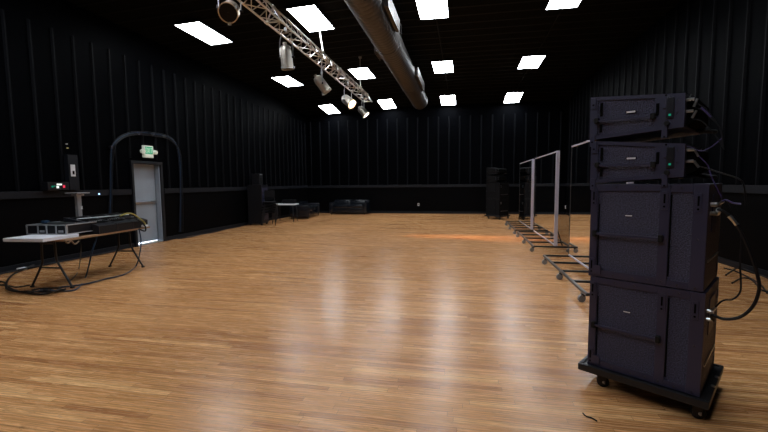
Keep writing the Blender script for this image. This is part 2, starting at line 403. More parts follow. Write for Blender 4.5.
# ------------------------------------------------------------------ spiral duct
DX, DZc, DR = -1.66, 4.52, .30
yend = 15.4
t = thing('ventilation_duct', 'long round grey metal duct running along the dark ceiling', 'duct', (DX, 0, DZc))
d = MB(); prof = []; yy = -3.5; ringp = []
NS = 28
while yy < yend:
    for k, rr in ((0, DR), (.10, DR), (.112, DR+.006), (.125, DR)): ringp.append((yy+k, rr))
    yy += .14
ringp.append((yend, DR))
prev = None
for (yy, rr) in ringp:
    rg = [d.bm.verts.new((rr*math.cos(2*PI*i/NS), yy, rr*math.sin(2*PI*i/NS))) for i in range(NS)]
    if prev:
        for i in range(NS): d.bm.faces.new((prev[i], prev[(i+1) % NS], rg[(i+1) % NS], rg[i]))
    prev = rg
d.bm.faces.new(prev)
d.build('duct_tube', M['duct'], t, True, .9)
e = MB(); e.tube((0, yend-.06, 0), (0, yend+.02, 0), DR+.012, 28); e.build('end_cap', M['duct'], t, True)
for yy in (1.2, 5.0, 8.8, 12.6):
    s = MB(); n = 28
    s.tube((0, yy-.025, 0), (0, yy+.025, 0), DR+.012, 28); 
    for sx in (-1, 1): s.box((sx*(DR+.01), yy, .16), (.006, .03, .32))
    s.build('hanger_strap', M['duct'], t, True)
for (yy, ln, sd) in ((7.55, 1.2, 1), (12.4, 1.9, 1), (9.5, .6, -1)):
    g = MB(); g.box((sd*(DR+.035), yy, .02), (.07, ln, .20), .005); 
    g.box((sd*(DR+.075), yy, .02), (.012, ln+.05, .26), .003)
    for q in range(6): g.box((sd*(DR+.082), yy, -.07+.036*q), (.006, ln-.04, .008))
    g.build('air_register', M['duct'], t)

# ------------------------------------------------------------------ lighting truss
TX, TZ, TW, TH = -2.93, 3.93, .125, .23
Y0, Y1 = 2.6, 12.2
t = thing('lighting_truss', 'triangular aluminium lighting truss hung below the ceiling', 'truss', (TX, 0, TZ))
nodes = [(-TW, 0), (TW, 0), (0, TH)]
for cx, cz in nodes:
    MB().tube((cx, Y0, cz), (cx, Y1, cz), .0165, 12).build('chord', M['alu'], t, True)
nb = int((Y1-Y0)/.22)
for a, b in ((0, 1), (1, 2), (2, 0)):
    m_ = MB(); st = (Y1-Y0)/nb
    for k in range(nb):
        p, q = (nodes[a], nodes[b]) if k % 2 == 0 else (nodes[b], nodes[a])
        m_.tube((p[0], Y0+k*st, p[1]), (q[0], Y0+(k+1)*st, q[1]), .008, 7)
    m_.build('lacing', M['alu'], t, True)
for yy in (Y0+.02, 5.95, 9.4, Y1-.02):
    m_ = MB()
    for a, b in ((0, 1), (1, 2), (2, 0)): m_.tube((nodes[a][0], yy, nodes[a][1]), (nodes[b][0], yy, nodes[b][1]), .012, 8)
    for c in nodes: m_.tube((c[0], yy-.04, c[1]), (c[0], yy+.04, c[1]), .024, 10)
    m_.build('end_frame', M['alu'], t, True)
for i, yy in enumerate((8.19, 11.3, 4.2)):
    m_ = MB(); zc = ceil_z(TX)-TZ
    ox, oy = ((-.42, .95) if i == 0 else (0, 0))
    m_.tube((.0, yy, TH), (ox, yy+oy, zc), .013, 10); m_.box((ox, yy+oy, zc-.03), (.08, .08, .06), .01); m_.box((0, yy, TH), (.05, .08, .07), .01)
    m_.build('hanging_rod', M['alu'], t)

# ------------------------------------------------------------------ par cans
def par_can(top, centre, aim, r, ln, lensm, label, lit=False, spot=None):
    """top: clamp point on the truss chord; centre: middle of the can; aim: direction of the beam"""
    t = thing('stage_light', label, 'stage light', top, 0, 'silver can lights under the truss')
    c = Vector(centre)-Vector(top); a = Vector(aim).normalized()
    q = a.to_track_quat('Z', 'Y').to_matrix().to_4x4(); mt = Matrix.Translation(c) @ q
    h = ln/2
    b = MB(); b.lathe([(0.001, -h), (r*.45, -h), (r*.75, -h*.93), (r*.93, -h*.75), (r, -h*.5), (r, h*.75), (r*1.06, h*.78), (r*1.06, h), (r*.98, h), (r*.96, h*.9), (r*.95, h*.88), (.001, h*.86)], 26, mt)
    b.build('can', M['chrome'], t, True)
    MB().lathe([(.001, -h*1.0), (r*.35, -h*1.0), (r*.35, -h*1.22), (.001, -h*1.25)], 14, mt).build('rear_cap', M['chrome'], t, True)
    MB().lathe([(.001, h*.93), (r*.5, h*.92), (r*.95, h*.90), (r*.95, h*.87)], 24, mt).build('lens', lensm, t, True)
    # gel frame ears
    for k in range(3):
        ang = 2*PI*k/3+.5
        g = MB().box(mt @ Vector((r*1.1*math.cos(ang), r*1.1*math.sin(ang), h*.9)), (.03, .03, .035), .004); g.build('gel_clip', M['steel'], t)
    # yoke
    side = a.cross(Vector((0, 0, 1)))
    side = Vector((1, 0, 0)) if side.length < .15 else side.normalized()
    k = r*1.14; pts = [c+side*k, c+side*k+Vector((0, 0, -c.z-.06))*.7, Vector((0, 0, -.05))+side*k*.55, Vector((0, 0, -.045)), Vector((0, 0, -.05))-side*k*.55, c-side*k+Vector((0, 0, -c.z-.06))*.7, c-side*k]
    MB().path(smooth_path(pts, 5), .009, 6).build('yoke', M['steel'], t, True)
    for s in (-1, 1): MB().tube(c+side*s*(k-.01), c+side*s*(k+.03), .016, 10).build('yoke_knob', M['rubber'], t)
    m_ = MB(); m_.tube((0, 0, -.05), (0, 0, .0), .012, 8); m_.box((0, 0, .01), (.04, .045, .06), .008); m_.build('clamp', M['steel'], t)
    if lit:
        ld = bpy.data.lights.new('can_beam', 'SPOT'); ld.energy = SPOT_POWER*lit; ld.color = (1, .55, .25); ld.spot_size = math.radians(38); ld.spot_blend = 1.; ld.shadow_soft_size = .05
        lo = bpy.data.objects.new('can_beam', ld); COL.objects.link(lo); lo.parent = t
        lo.location = c+a*(h*1.05); a2 = (Vector(spot)-Vector(top)-c).normalized(); zz = -a2; xx = Vector((1, 0, 0)); xx = (xx-zz*xx.dot(zz)).normalized(); yy_ = zz.cross(xx)
        lo.rotation_euler = Matrix((xx, yy_, zz)).transposed().to_euler(); lo.scale = (1, .38, 1)
    return t
zb = TZ-.03
def cpt(x, y, X): return onx(x, y, X)
def can_at(px, py, X, dx, aim, r, ln, lensm, label, lit=0, spot=None):
    c = onx(px, py, X)
    par_can((X+dx, c.y, zb), c, aim, r, ln, lensm, label, lit, spot)
M['lens_off'] = mat('dark_glass_lens', (.008, .008, .01), .3, spec=.15)
can_at(230, 11, -2.93, 0, (.25, -.80, -.55), .115, .24, M['lens_off'], 'silver can light nearest the camera, its dark round mouth facing the viewer')
can_at(286.5, 57.5, -2.86, 0, (.06, .10, -1), .095, .38, M['lens_off'], 'silver can light hanging straight down, second along the truss')
can_at(322, 84.5, -2.86, 0, (.55, .25, -.8), .098, .38, M['lens_off'], 'unlit silver can light tilted right in the middle of the truss')
can_at(348, 101, -2.86, 0, (.75, -.35, -.60), .115, .34, M['lens_warm'], 'silver can light with glowing orange lens near the truss end', 1., (-.5, 10.4, 0))
can_at(363, 111.5, -2.86, 0, (.55, .0, -.60), .10, .30, M['lens_white'], 'last silver can light at the far end of the truss, lens lit pale', 1.5, (1.5, 10.0, 0))

# ------------------------------------------------------------------ rolling mirrors
def make_mirror(Y0, L, label, xb=1.72, xm=1.775):
    """base ladder frame, casters, framed mirror; Y0 = near end"""
    t = thing('rolling_mirror', label, 'mirror', (xm, Y0+L/2, 0), 0, 'tall framed mirrors on rolling bases')
    x0, x1 = 1.375-xm, 2.06-xm; zb = .125
    for x in (x0, x1): MB().box((x, 0, zb), (.032, L, .032), .004).build('side_rail', M['rail_steel'], t)
    n = 5
    for k in range(n):
        y = -L/2+.016+(L-.032)*k/(n-1)
        MB().box(((x0+x1)/2, y, zb+.004), (x1-x0, .034, .030), .004).build('cross_bar', M['black_steel'], t)
    for x in (x0, x1):
        for y in (-L/2+.14, 0, L/2-.16):
            c = MB(); c.box((x, y, .10), (.05, .06, .012), .002)
            c.box((x, y+.01, .085), (.04, .03, .03))
            c.build('caster_fork', M['black_steel'], t)
            wv = MB(); wv.tube((x-.012, y-.008, .043), (x-.020, y+.018, .043), .043, 18); wv.build('caster_wheel', M['wheel'], t, True)
    zt, z0 = 1.985, .145; f = .032
    MB().box((0, 0, (z0+zt)/2), (.016, L-.1, zt-z0-.02)).build('mirror_pane', M['mirror'], t)
    for y in (-L/2+.035, L/2-.035): MB().box((0, y, (z0+zt)/2), (.062 if y < 0 else .025, .04 if y < 0 else .022, zt-z0), .004).build('post', M['mirror_frame' if y < 0 else 'rail_steel'], t)
    for z in (z0+.012, zt-.012): MB().box((0, 0, z), (.035, L-.1, .024), .003).build('frame_bar', M['mirror_frame'], t)
    for y in (-L/2+.1, L/2-.1):
        for s in (1,):
            MB().tube((s*.02, y, .52), (s*.14, y, .14), .010, 8).build('brace', M['black_steel'], t)
    return t
make_mirror(8.12-.03, 2.44, 'middle rolling mirror of the row, broad bright post at its near edge')
make_mirror(10.82, 2.44, 'farthest rolling mirror of the row, standing beside the distant speaker stack')
make_mirror(4.70, 2.44, 'nearest rolling mirror, half hidden behind the large speaker stack')

# ------------------------------------------------------------------ casters
def caster(parent, x, y, ztop, r=.045, ang=0.):
    c = MB(); rm = Matrix.Rotation(ang, 3, 'Z')
    c.box((x, y, ztop-.006), (.09, .09, .012), .002)
    for s in (-1, 1): c.box(Vector((x, y, r+.02))+rm @ Vector((.012, s*.026, 0)), (.05, .005, r+.045), .002, rm)
    c.build('caster_fork', M['black_steel'], parent)
    w_ = MB(); a = rm @ Vector((.02, -.02, 0)); b = rm @ Vector((.02, .02, 0))
    w_.tube(Vector((x, y, r))+a, Vector((x, y, r))+b, r, 20); w_.tube(Vector((x, y, r))+a*1.1, Vector((x, y, r))+b*1.1, r*.4, 12)
    w_.build('caster_wheel', M['rubber'], parent, True)
    for sg in (a, b): MB().tube(Vector((x, y, r))+sg*1.1, Vector((x, y, r))+sg*1.5, .011, 10).build('axle_nut', M['steel'], parent)

# ------------------------------------------------------------------ loudspeakers (local: x = depth front->rear, y = width, z = up)
SD, SW, SH = .614, .553, .620       # subwoofer depth, width, height
def side_screws(t, pts, y, r=.006):
    for x, z in pts:
        MB().tube((x, y+.001, z), (x, y-.005, z), r, 8).build('screw', M['screw'], t)
def frame_strips(mb, rects, y, th):
    for (x0, z0, x1, z1) in rects: mb.box(((x0+x1)/2, y-th/2+.001, (z0+z1)/2), (x1-x0, th, z1-z0), .003)
def make_sub(label):
    t = thing('subwoofer', label, 'speaker')
    MB().box((SD/2, SW/2, SH/2), (SD, SW, SH-.004), .006).build('cabinet', M['cab'], t)
    for yy, sg in ((0, 1), (SW, -1)):
        m_ = MB(); th = .009*sg
        rects = [(0, 0, .045, SH-.002), (.385, .004, .437, SH-.002), (.545, .004, SD-.001, SH-.002),
                 (.045, .004, .385, .05), (.045, SH-.045, .385, SH-.002), (.437, .004, .545, .045), (.437, SH-.05, .545, SH-.002)]
        for (x0, z0, x1, z1) in rects:
            m_.box(((x0+x1)/2, yy-sg*.0035, (z0+z1)/2), (x1-x0, .009, z1-z0), .003)
        m_.build('side_frame', M['plate'], t)
        if sg == -1: continue
        # corner fillets of the recessed panel
        # bar handle
        h = MB(); z = .293
        h.box((.215, -.028, z), (.36, .012, .016), .005); h.build('bar_handle', M['plate'], t)
        for x in (.035, .40):
            MB().box((x, -.019, z), (.024, .034, .042), .006).build('handle_bracket', M['rubber'], t)
        # rigging plates with slots
        for x, zz in ((.02, SH-.09), (.41, SH-.10), (.57, SH-.11), (.02, .07)):
            r_ = MB().box((x, -.010, zz), (.030, .008, .11), .003); rp = r_.build('rigging_plate', M['plate'], t)
            s_ = MB(); s_.box((x, -.0145, zz+.012), (.010, .003, .055), .001); s_.tube((x, -.0135, zz-.035), (x, -.016, zz-.035), .006, 10); s_.build('slot', M['hole'], rp)
        MB().box((.05, -.011, .05), (.055, .008, .06), .003).build('corner_plate', M['plate'], t)
        # slim dark strips painted as the shadow line of the inner recess
        MB().box((.442, -.002, SH/2), (.008, .004, SH-.13), .001).build('recess_shadow', M['hole'], t); MB().box((.052, -.002, SH/2-.03), (.007, .004, SH-.2), .001).build('recess_shadow', M['hole'], t)
        side_screws(t, [(.15, .025), (.26, .025), (.34, .03), (.15, SH-.02), (.26, SH-.02), (.49, .022), (.49, SH-.025), (.575, .02), (.02, .30), (.575, .30), (.41, .03)], -.008)
        bd = MB().box((.225, -.003, .42), (.042, .006, .012), .002).build('badge', M['hole'], t)
        MB().box((.225, -.0068, .42), (.038, .002, .007)).build('badge_lettering', M['badge'], bd)
    # front grille and rear connector plate
    MB().box((-.004, SW/2, SH/2), (.012, SW-.05, SH-.05), .003).build('front_grille', M['grille'], t)
    MB().box((SD+.002, SW*.42, SH*.72), (.008, .2, .22), .003).build('connector_panel', M['plate'], t)
    for z in (.50, .45):
        MB().tube((SD, .07, z), (SD+.03, .07, z), .012, 10).build('connector', M['steel'], t)
    b = MB().box((SD+.002, SW*.5, .17), (.008, SW-.12, .012), .002).build('rear_rail', M['steel'], t)
    for z in (.07, .52): MB().box((SD+.001, SW-.05, z), (.006, .05, .06), .002).build('rear_corner', M['plate'], t)
    return t
def make_line_box(label):
    t = thing('line_array_speaker', label, 'speaker'); Dp, W, Hf = .505, .560, .280
    zt0, zt1, zb0, zb1 = Hf, Hf-.055, .0, .035
    MB().prism([(0, zb0), (Dp, zb1), (Dp, zt1), (0, zt0)], 0, W).build('cabinet', M['cab'], t)
    def edge(f, top): return (zt0+(zt1-zt0)*f/Dp) if top else (zb0+(zb1-zb0)*f/Dp)
    m_ = MB()
    def quad(x0, x1, fa, fb):
        m_.prism([(x0, fa(x0)), (x1, fa(x1)), (x1, fb(x1)), (x0, fb(x0))], -.008, .001)
    B = lambda x: edge(x, False); Tt = lambda x: edge(x, True)
    quad(0, .045, B, Tt); quad(.36, .40, B, Tt); quad(.045, .36, B, lambda x: B(x)+.022); quad(.045, .36, lambda x: Tt(x)-.022, Tt); quad(.40, Dp, B, Tt)
    m_.build('side_frame', M['plate'], t)
    zc = .130
    h = MB(); h.prism([(.04, zc-.018), (.36, zc-.022), (.36, zc-.011), (.04, zc-.006)], -.028, -.019); h.build('bar_handle', M['plate'], t)
    for x, z in ((.045, zc-.01), (.355, zc-.018)): MB().box((x, -.018, z), (.024, .036, .034), .005).build('handle_bracket', M['rubber'], t)
    for x, z, hh in ((.068, .19, .085), (.068, .07, .05), (.375, .15, .07)):
        MB().box((x, -.010, z), (.016, .006, hh), .002).build('slot_cover', M['hole'], t)
    MB().box((.437, -.012, .150), (.038, .010, .12), .003).build('amplifier_plate', M['screw'], t)
    MB().box((.437, -.018, .110), (.012, .004, .012), .001).build('status_light', M['led_green'], t)
    MB().tube((.425, -.010, .062), (.425, -.030, .062), .013, 12).build('lock_pin', M['rubber'], t)
    for z0 in (-.03, .21):
        for x in (.02, .415):
            lk = MB().box((x, -.011, z0+.025 - (.05 if x > .1 and z0 > 0 else 0) + (.02 if x > .1 and z0 < 0 else 0)), (.030, .010, .075), .004).build('rigging_link', M['plate'], t)
            MB().tube((x, -.015, z0+.015), (x, -.019, z0+.015), .006, 8).build('pin', M['hole'], lk)
    side_screws(t, [(.14, .018), (.25, .024), (.14, .243), (.31, .22), (.02, .13), (.47, .12), (.47, .19)], -.007, .005)
    bd = MB().box((.235, -.003, .155), (.056, .006, .018), .002).build('badge', M['hole'], t)
    MB().box((.235, -.0068, .155), (.048, .002, .011)).build('badge_lettering', M['badge'], bd)
    MB().box((-.004, W/2, Hf/2), (.012, W-.06, Hf-.04), .003).build('front_grille', M['grille'], t)
    am = MB().prism([(Dp, .045), (Dp+.05, .075), (Dp+.05, .19), (Dp, .205)], .05, W-.10); am.build('rear_amplifier', M['hole'], t)
    for z in (.19, .125): MB().tube((Dp, .03, z), (Dp+.035, .03, z), .009, 10).build('connector', M['steel'], t)
    MB().path(smooth_path([(Dp, .38, .05), (Dp+.07, .38, .035), (Dp+.09, .44, .035), (Dp, .50, .05)], 5), .012, 8).build('rear_handle', M['rubber'], t, True)
    return t
def make_dolly(label):
    t = thing('speaker_dolly', label, 'dolly'); o = .048
    MB().box((SD/2, SW/2, .118), (SD+2*o, SW+2*o, .040), .012).build('platform', M['black_steel'], t)
    r_ = MB(); z = .132
    r_.box((SD/2, -o+.012, z), (SD+2*o, .024, .028), .008); r_.box((SD/2, SW+o-.012, z), (SD+2*o, .024, .028), .008)
    r_.box((-o+.012, SW/2, z), (.024, SW+2*o-.05, .028), .008); r_.box((SD+o-.012, SW/2, z), (.024, SW+2*o-.05, .028), .008)
    r_.build('rim', M['black_steel'], t)
    for x in (.07, SD-.03):
        for y in (.03, SW-.02): caster(t, x, y, .099, .037, .4)
    for q in (.2, .36): MB().tube((SD+o-.012, q, .145), (SD+o-.012, q, .152), .012, 10).build('rim_bolt', M['steel'], t)
    return t
ANG = math.radians(-34.8)
e1 = Vector((math.cos(ANG), math.sin(ANG), 0)); e2 = Vector((-math.sin(ANG), math.cos(ANG), 0))
A = Vector((.854, 2.860, 0))
dolly = make_dolly('black wheeled dolly under the large speaker stack on the right'); dolly.location = A; dolly.rotation_euler.z = ANG
s1 = make_sub('large black subwoofer at the bottom of the near stack, on the dolly'); s1.location = A+Vector((0, 0, .140)); s1.rotation_euler.z = ANG
s1['group'] = 'speakers of the near stack'
s2 = dup(s1, A-e1*.012+Vector((0, 0, .140+SH)), ANG, 'large black subwoofer on top of the other one in the near stack')
l1 = make_line_box('slim black wedge speaker directly on the upper subwoofer, near stack'); l1['group'] = 'speakers of the near stack'
l1.location = A-e1*.022+Vector((0, 0, .144+2*SH)); l1.rotation_euler.z = ANG
l2 = dup(l1, A-e1*.034+Vector((0, 0, .430+2*SH)), ANG, 'topmost slim black wedge speaker of the near stack')
# the same kind of stack far away
A2 = Vector((.87, 15.6, 0)); AN2 = math.radians(-42)
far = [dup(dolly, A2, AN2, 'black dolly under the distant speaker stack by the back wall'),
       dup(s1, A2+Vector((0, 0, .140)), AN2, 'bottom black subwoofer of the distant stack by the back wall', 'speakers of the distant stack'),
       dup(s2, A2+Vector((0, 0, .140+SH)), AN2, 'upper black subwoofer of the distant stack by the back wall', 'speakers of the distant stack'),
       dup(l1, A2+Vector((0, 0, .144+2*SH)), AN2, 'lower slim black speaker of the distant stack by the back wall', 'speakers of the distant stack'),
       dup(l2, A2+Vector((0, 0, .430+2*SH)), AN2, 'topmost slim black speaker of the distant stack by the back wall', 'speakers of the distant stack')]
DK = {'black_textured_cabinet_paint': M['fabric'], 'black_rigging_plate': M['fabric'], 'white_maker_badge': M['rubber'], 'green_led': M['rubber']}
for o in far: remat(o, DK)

# ------------------------------------------------------------------ cables at the near stack
def pth(pts, P, n): return [onp(x, y, P, n) for x, y in pts]
def cable(pts, r, m, label, group=None, plug=None):
    o = MB().path(smooth_path(pts, 6), r, 7).build('cable', m, None, True)
    tag(o, label, 'cable', group)
    if plug:
        a, b = Vector(pts[0]), Vector(pts[1]); dd = (b-a).normalized()
        MB().tube(a, a+dd*.045, r*1.3+.002, 10).build('plug', M['steel'], o, True)
    return o
def world(lx, ly, lz): return A+e1*lx+e2*ly+Vector((0, 0, lz))
zA, zB, zC, zD = .140, .140+SH, .144+2*SH, .430+2*SH
gC = 'cables behind the near speaker stack'
Pm = A+e2*.03
def cc(lx, ly, lz, px, r, m, label): return cable([world(lx, ly, lz)]+pth(px, A+e2*.03, e2), r, m, label, gC, True)
cc(.52, .03, zD+.19, [(694, 106.5), (702, 110), (710, 117), (720, 128), (723, 146)], .0035, M['cable'], 'upper thin black cable from the back of the topmost slim speaker')
cc(.52, .03, zD+.125, [(692, 118), (701, 121), (710, 129), (718, 139), (724, 149)], .0035, M['cable'], 'lower thin black cable from the back of the topmost slim speaker')
cc(.52, .03, zC+.19, [(697, 154), (703, 160), (708, 166), (712, 178), (722, 198)], .0028, M['cable_violet'], 'upper violet cable from the second slim speaker down behind the stack')
cc(.52, .03, zC+.125, [(697, 165), (718, 172), (739, 179), (744, 187), (746, 205)], .004, M['cable'], 'lower long cable from the second slim speaker drooping to the right')
cable(pth([(701, 107.5), (706, 112), (711, 117)], Pm, e2), .005, M['cable_violet'], 'short violet cable tie sleeve behind the topmost slim speaker', gC)
cable([world(.48, .1, zD+.23)]+pth([(690, 99), (698, 104), (706, 109), (716, 122)], Pm, e2), .003, M['cable'], 'thin cable arching over the rear top of the topmost speaker', gC)
cable(pth([(680, 145), (690, 147), (700, 151), (707, 149), (714, 145), (722, 138)], Pm, e2), .0025, M['cable_violet'], 'thin violet cable looping between the two slim speakers', gC)
c_ = cable([world(SD+.02, .07, zB+.50)]+pth([(725, 200), (733, 203), (741, 204)], Pm, e2), .005, M['cable_violet'], 'short violet cable end at the top rear of the upper subwoofer', gC, True)
cable([world(SD+.02, .07, zB+.45)]+pth([(719, 209.5), (727, 214), (732, 219), (741, 232), (750, 252), (757, 274), (759, 289), (753, 306), (740, 317), (724, 319), (712, 315)], Pm, e2)+[world(SD+.03, .07, zA+.45)], .0085, M['cable'], 'thick black cable looping from upper to lower subwoofer at the right', gC, True)
cable([world(SD+.02, .07, zA+.50)]+pth([(722, 301), (732, 299.5), (739, 294), (741, 285), (740, 262), (741, 235), (733, 214), (725, 200)], Pm, e2), .0045, M['cable'], 'thin black cable looping up from the lower subwoofer', gC, True)
cable(pth([(729, 216), (733, 220), (737, 225)], Pm, e2), .011, M['steel'], 'grey connector sleeve joining the thick loop cable', gC)
# cables lying on the floor by the right wall
for k, pts in enumerate(([(724, 268), (735, 271), (748, 277), (760, 284), (767, 293)], [(732, 283), (742, 278), (752, 280), (762, 290), (775, 292)], [(726, 275), (738, 268), (752, 272), (775, 281)])):
    cable([onz(x, y, .012+.012*k) for x, y in pts], .010, M['cable'], ['black floor cable nearest the stack running to the right wall', 'black floor cable curling behind the subwoofers', 'black floor cable lying closest to the right baseboard'][k], 'floor cables by the right wall')
# small black wire tie on the floor in front of the dolly
p = [onz(x, y, .006) for x, y in ((583, 413), (586, 416), (592, 418), (597, 421))]
tag(MB().path(smooth_path(p, 4), .004, 6).build('cable_tie', M['rubber']), 'tiny black cable tie lying on the floor before the dolly', 'cable tie')

# ------------------------------------------------------------------ table with gear at left
def table():
    t = thing('folding_table', 'long brown-edged folding table with black bent legs by the left wall', 'table', (-5.62, 5.05, 0), math.radians(4.5))
    MB().box((0, 0, .675), (.70, 1.62, .028), .006).build('tabletop', M['table_wood'], t)
    for y in (-.72, .62):
        for s in (-1, 1):
            pts = [(s*.10, y, .66), (s*.11, y, .42), (s*.13, y+.01, .33), (s*.31, y+.01, .02)]
            MB().path(smooth_path(pts, 5), .014, 8).build('leg', M['black_steel'], t, True)
            MB().box((s*.31, y+.01, .012), (.04, .035, .024), .006).build('foot', M['rubber'], t)
        m_ = MB().tube((-.17, y+.01, .28), (.17, y+.01, .28), .011, 8); m_.tube((-.1, y, .62), (.1, y, .62), .011, 8); m_.build('leg_brace', M['black_steel'], t)
    MB().box((0, 0, .652), (.5, 1.4, .02)).build('under_rail', M['black_steel'], t)
    return t
table()
tag(MB().box((0, 0, 0), (.58, .52, .045), .006).build('white_board', mat('cool_white_laminate', (.66, .68, .75), .5)), 'white slab board sticking out over the near table end', 'board')
wb_ = bpy.data.objects['white_board']; wb_.location = (-5.555, 4.26, .712); wb_.rotation_euler.z = math.radians(4.5)
# flat flight case
t = thing('flight_case', 'flat grey-edged flight case standing on the white board', 'case', (-5.64, 4.62, .735), math.radians(4.5))
MB().box((0, 0, .067), (.60, .50, .13), .003).build('body', M['case'], t)
m_ = MB()
for z in (.006, .130): m_.box((0, -.245, z), (.62, .02, .014), .003); m_.box((.302, 0, z), (.014, .5, .014), .003); m_.box((-.302, 0, z), (.014, .5, .014), .003)
for x in (-.302, -.13, .005, .15, .302): m_.box((x, -.249, .067), (.022, .012, .12), .002)
m_.box((.302, -.24, .06), (.016, .02, .11), .002)
m_.build('edge_trim', M['case_grey'], t)
for x in (-.062, .226):
    MB().box((x, -.256, .045), (.07, .012, .03), .004).build('latch', M['case_grey'], t)
# items on the case
tag(MB().tube((-5.75, 4.50, .882), (-5.35, 4.56, .882), .012, 10, .007).build('microphone', M['steel']), 'slim silver microphone lying on the flat case', 'microphone')
tag(MB().box((-5.86, 4.55, .891), (.06, .08, .036), .008).build('blue_adapter', M['cable_blue']), 'small blue adapter beside the silver microphone on the case', 'adapter')
# long black mixing gear
t = thing('mixing_console', 'long black mixing console with silver dividers covering the table', 'mixing console', (-5.56, 5.22, .689), math.radians(4.5))
MB().prism([(-.28, 0), (.28, 0), (.28, .115), (.20, .14), (-.28, .24)], -.42, .58).build('body', M['case'], t)
for y in (-.42, -.08, .25, .57): MB().prism([(-.285, 0), (.285, 0), (.287, .119), (.205, .145), (-.285, .246)], y-.006, y+.006).build('divider', M['screw'], t)
for j in range(3):
    y0 = -.36+.335*j
    MB().prism([(-.24, .234), (.17, .150), (.17, .157), (-.24, .241)], y0, y0+.24).build('fader_panel', M['hole'], t)
    for q in range(6): MB().box((.06, y0+.02+.04*q, .178), (.025, .012, .012), .002).build('fader', M['case_grey'], t)
tag(MB().box((-5.80, 4.93, .74), (.16, .20, .10), .006).build('power_unit', M['case']), 'small black box between the flat case and the console', 'box')
tag(MB().path([(-5.66, 4.85, .905), (-5.60, 5.72, .905)], .010, 8).build('stand_rod', M['steel']), 'thin dark metal rod lying along the top of the console', 'rod')
# grey stand with flat top and its neck
g = onx(77.5, 193, -5.85)
t = thing('laptop_stand', 'grey stand with flat top and narrow neck behind the console', 'stand', (g.x, g.y, .689))
H_ = g.z-.689
MB().box((0, 0, H_), (.22, .22, .014), .004).build('top_plate', M['case_grey'], t)
m_ = MB().box((0, 0, H_/2), (.05, .07, H_), .008); m_.box((0, 0, H_-.03), (.1, .13, .03), .01); m_.build('neck', M['case_grey'], t)
MB().box((0, 0, .01), (.18, .18, .02), .006).build('base', M['case'], t)
MB().box((.03, .02, H_*.62), (.02, .025, .05), .003).build('clip', M['white_plastic'], t)
# cables on and under the table
def wp(pts, X): return [onx(x, y, X) for x, y in pts]
gT = 'cables around the gear table'
cable(wp([(120, 216), (127, 213.5), (133, 214), (139, 218), (144, 222), (146, 226)], -5.30), .011, M['cable_yellow'], 'yellow cable looping over the far end of the console', gT)
cable(wp([(118, 219), (128, 217), (138, 220), (145, 226), (145, 231), (139, 229)], -5.26), .012, M['cable'], 'black cable curling off the far end of the console', gT)
tag(MB().box(onx(144.5, 225.8, -5.30), (.06, .10, .035), .006).build('power_adapter', M['white_plastic']), 'small white plug box at the far corner of the table', 'adapter')
cable(wp([(97, 232), (96, 240), (92, 252)], -5.35)+[onz(x, y, .015) for x, y in ((86, 276), (78, 288), (66, 291), (50, 290))], .010, M['cable_blue'], 'blue cable hanging from the middle of the table to the floor', gT)
cable(wp([(139, 229), (141, 240), (140, 252)], -5.25)+[onz(x, y, .015) for x, y in ((136, 266), (125, 274), (105, 279), (85, 284), (62, 287), (40, 290))], .010, M['cable_blue'], 'blue cable falling past the far table leg then sweeping along the floor', gT)
cable([onz(x, y, .04) for x, y in ((66, 289), (48, 291.5), (30, 291.5), (14, 291), (6, 287), (10, 277), (22, 270), (38, 263))], .013, M['cable'], 'thick black cable making a wide loop round the near table leg', gT)
cable([onz(x, y, .02) for x, y in ((58, 291), (40, 294), (22, 292), (10, 288), (4, 282), (-8, 281))], .012, M['cable'], 'black cable trailing left from the near table leg', gT)
cable([onz(x, y, .02) for x, y in ((30, 285), (16, 287), (4, 285), (-12, 286))], .010, M['cable'], 'short black cable leaving the frame at left floor', gT)
cable(wp([(80, 238), (81, 250)], -5.6)+[onz(x, y, .015) for x, y in ((79, 268), (76, 275), (70, 281))], .007, M['cable'], 'thin black cable dropping behind the table front', gT)
cable([onz(x, y, .06) for x, y in ((28, 291), (34, 292), (44, 290), (52, 291.5), (60, 288.5), (54, 288), (40, 288.5), (32, 290))], .011, M['cable'], 'small tangle of black cable at the foot of the near leg', gT)
# cable run along the left wall base
for k in range(3):
    pts = [(XL+.10+.045*k+.02*math.sin(i*1.7+k), 3.2+i*.42, .016+.01*k) for i in range(10)]
    cable(pts, .012, [M['cable'], M['cable_blue'], M['cable']][k], ['black cable lying closest to the left baseboard', 'blue cable running beside the left baseboard', 'outer black cable running along the left wall'][k], 'cables along the left baseboard')
for k, (x, y) in enumerate(((55, 260), (22, 269))):
    p_ = onz(x, y, .03)
    tag(MB().box(p_, (.07, .12, .05), .01).build('socket_block', M['white_plastic']), ['pale socket block on the floor behind the near table leg', 'pale socket block on the floor at the far left'][k], 'socket block')
# hanging cable bits below the table front
cable(wp([(64, 240), (68, 243), (71, 241), (75, 244), (79, 241)], -5.2), .010, M['cable_tan'], 'tangle of tan cable hanging under the case corner', gT)

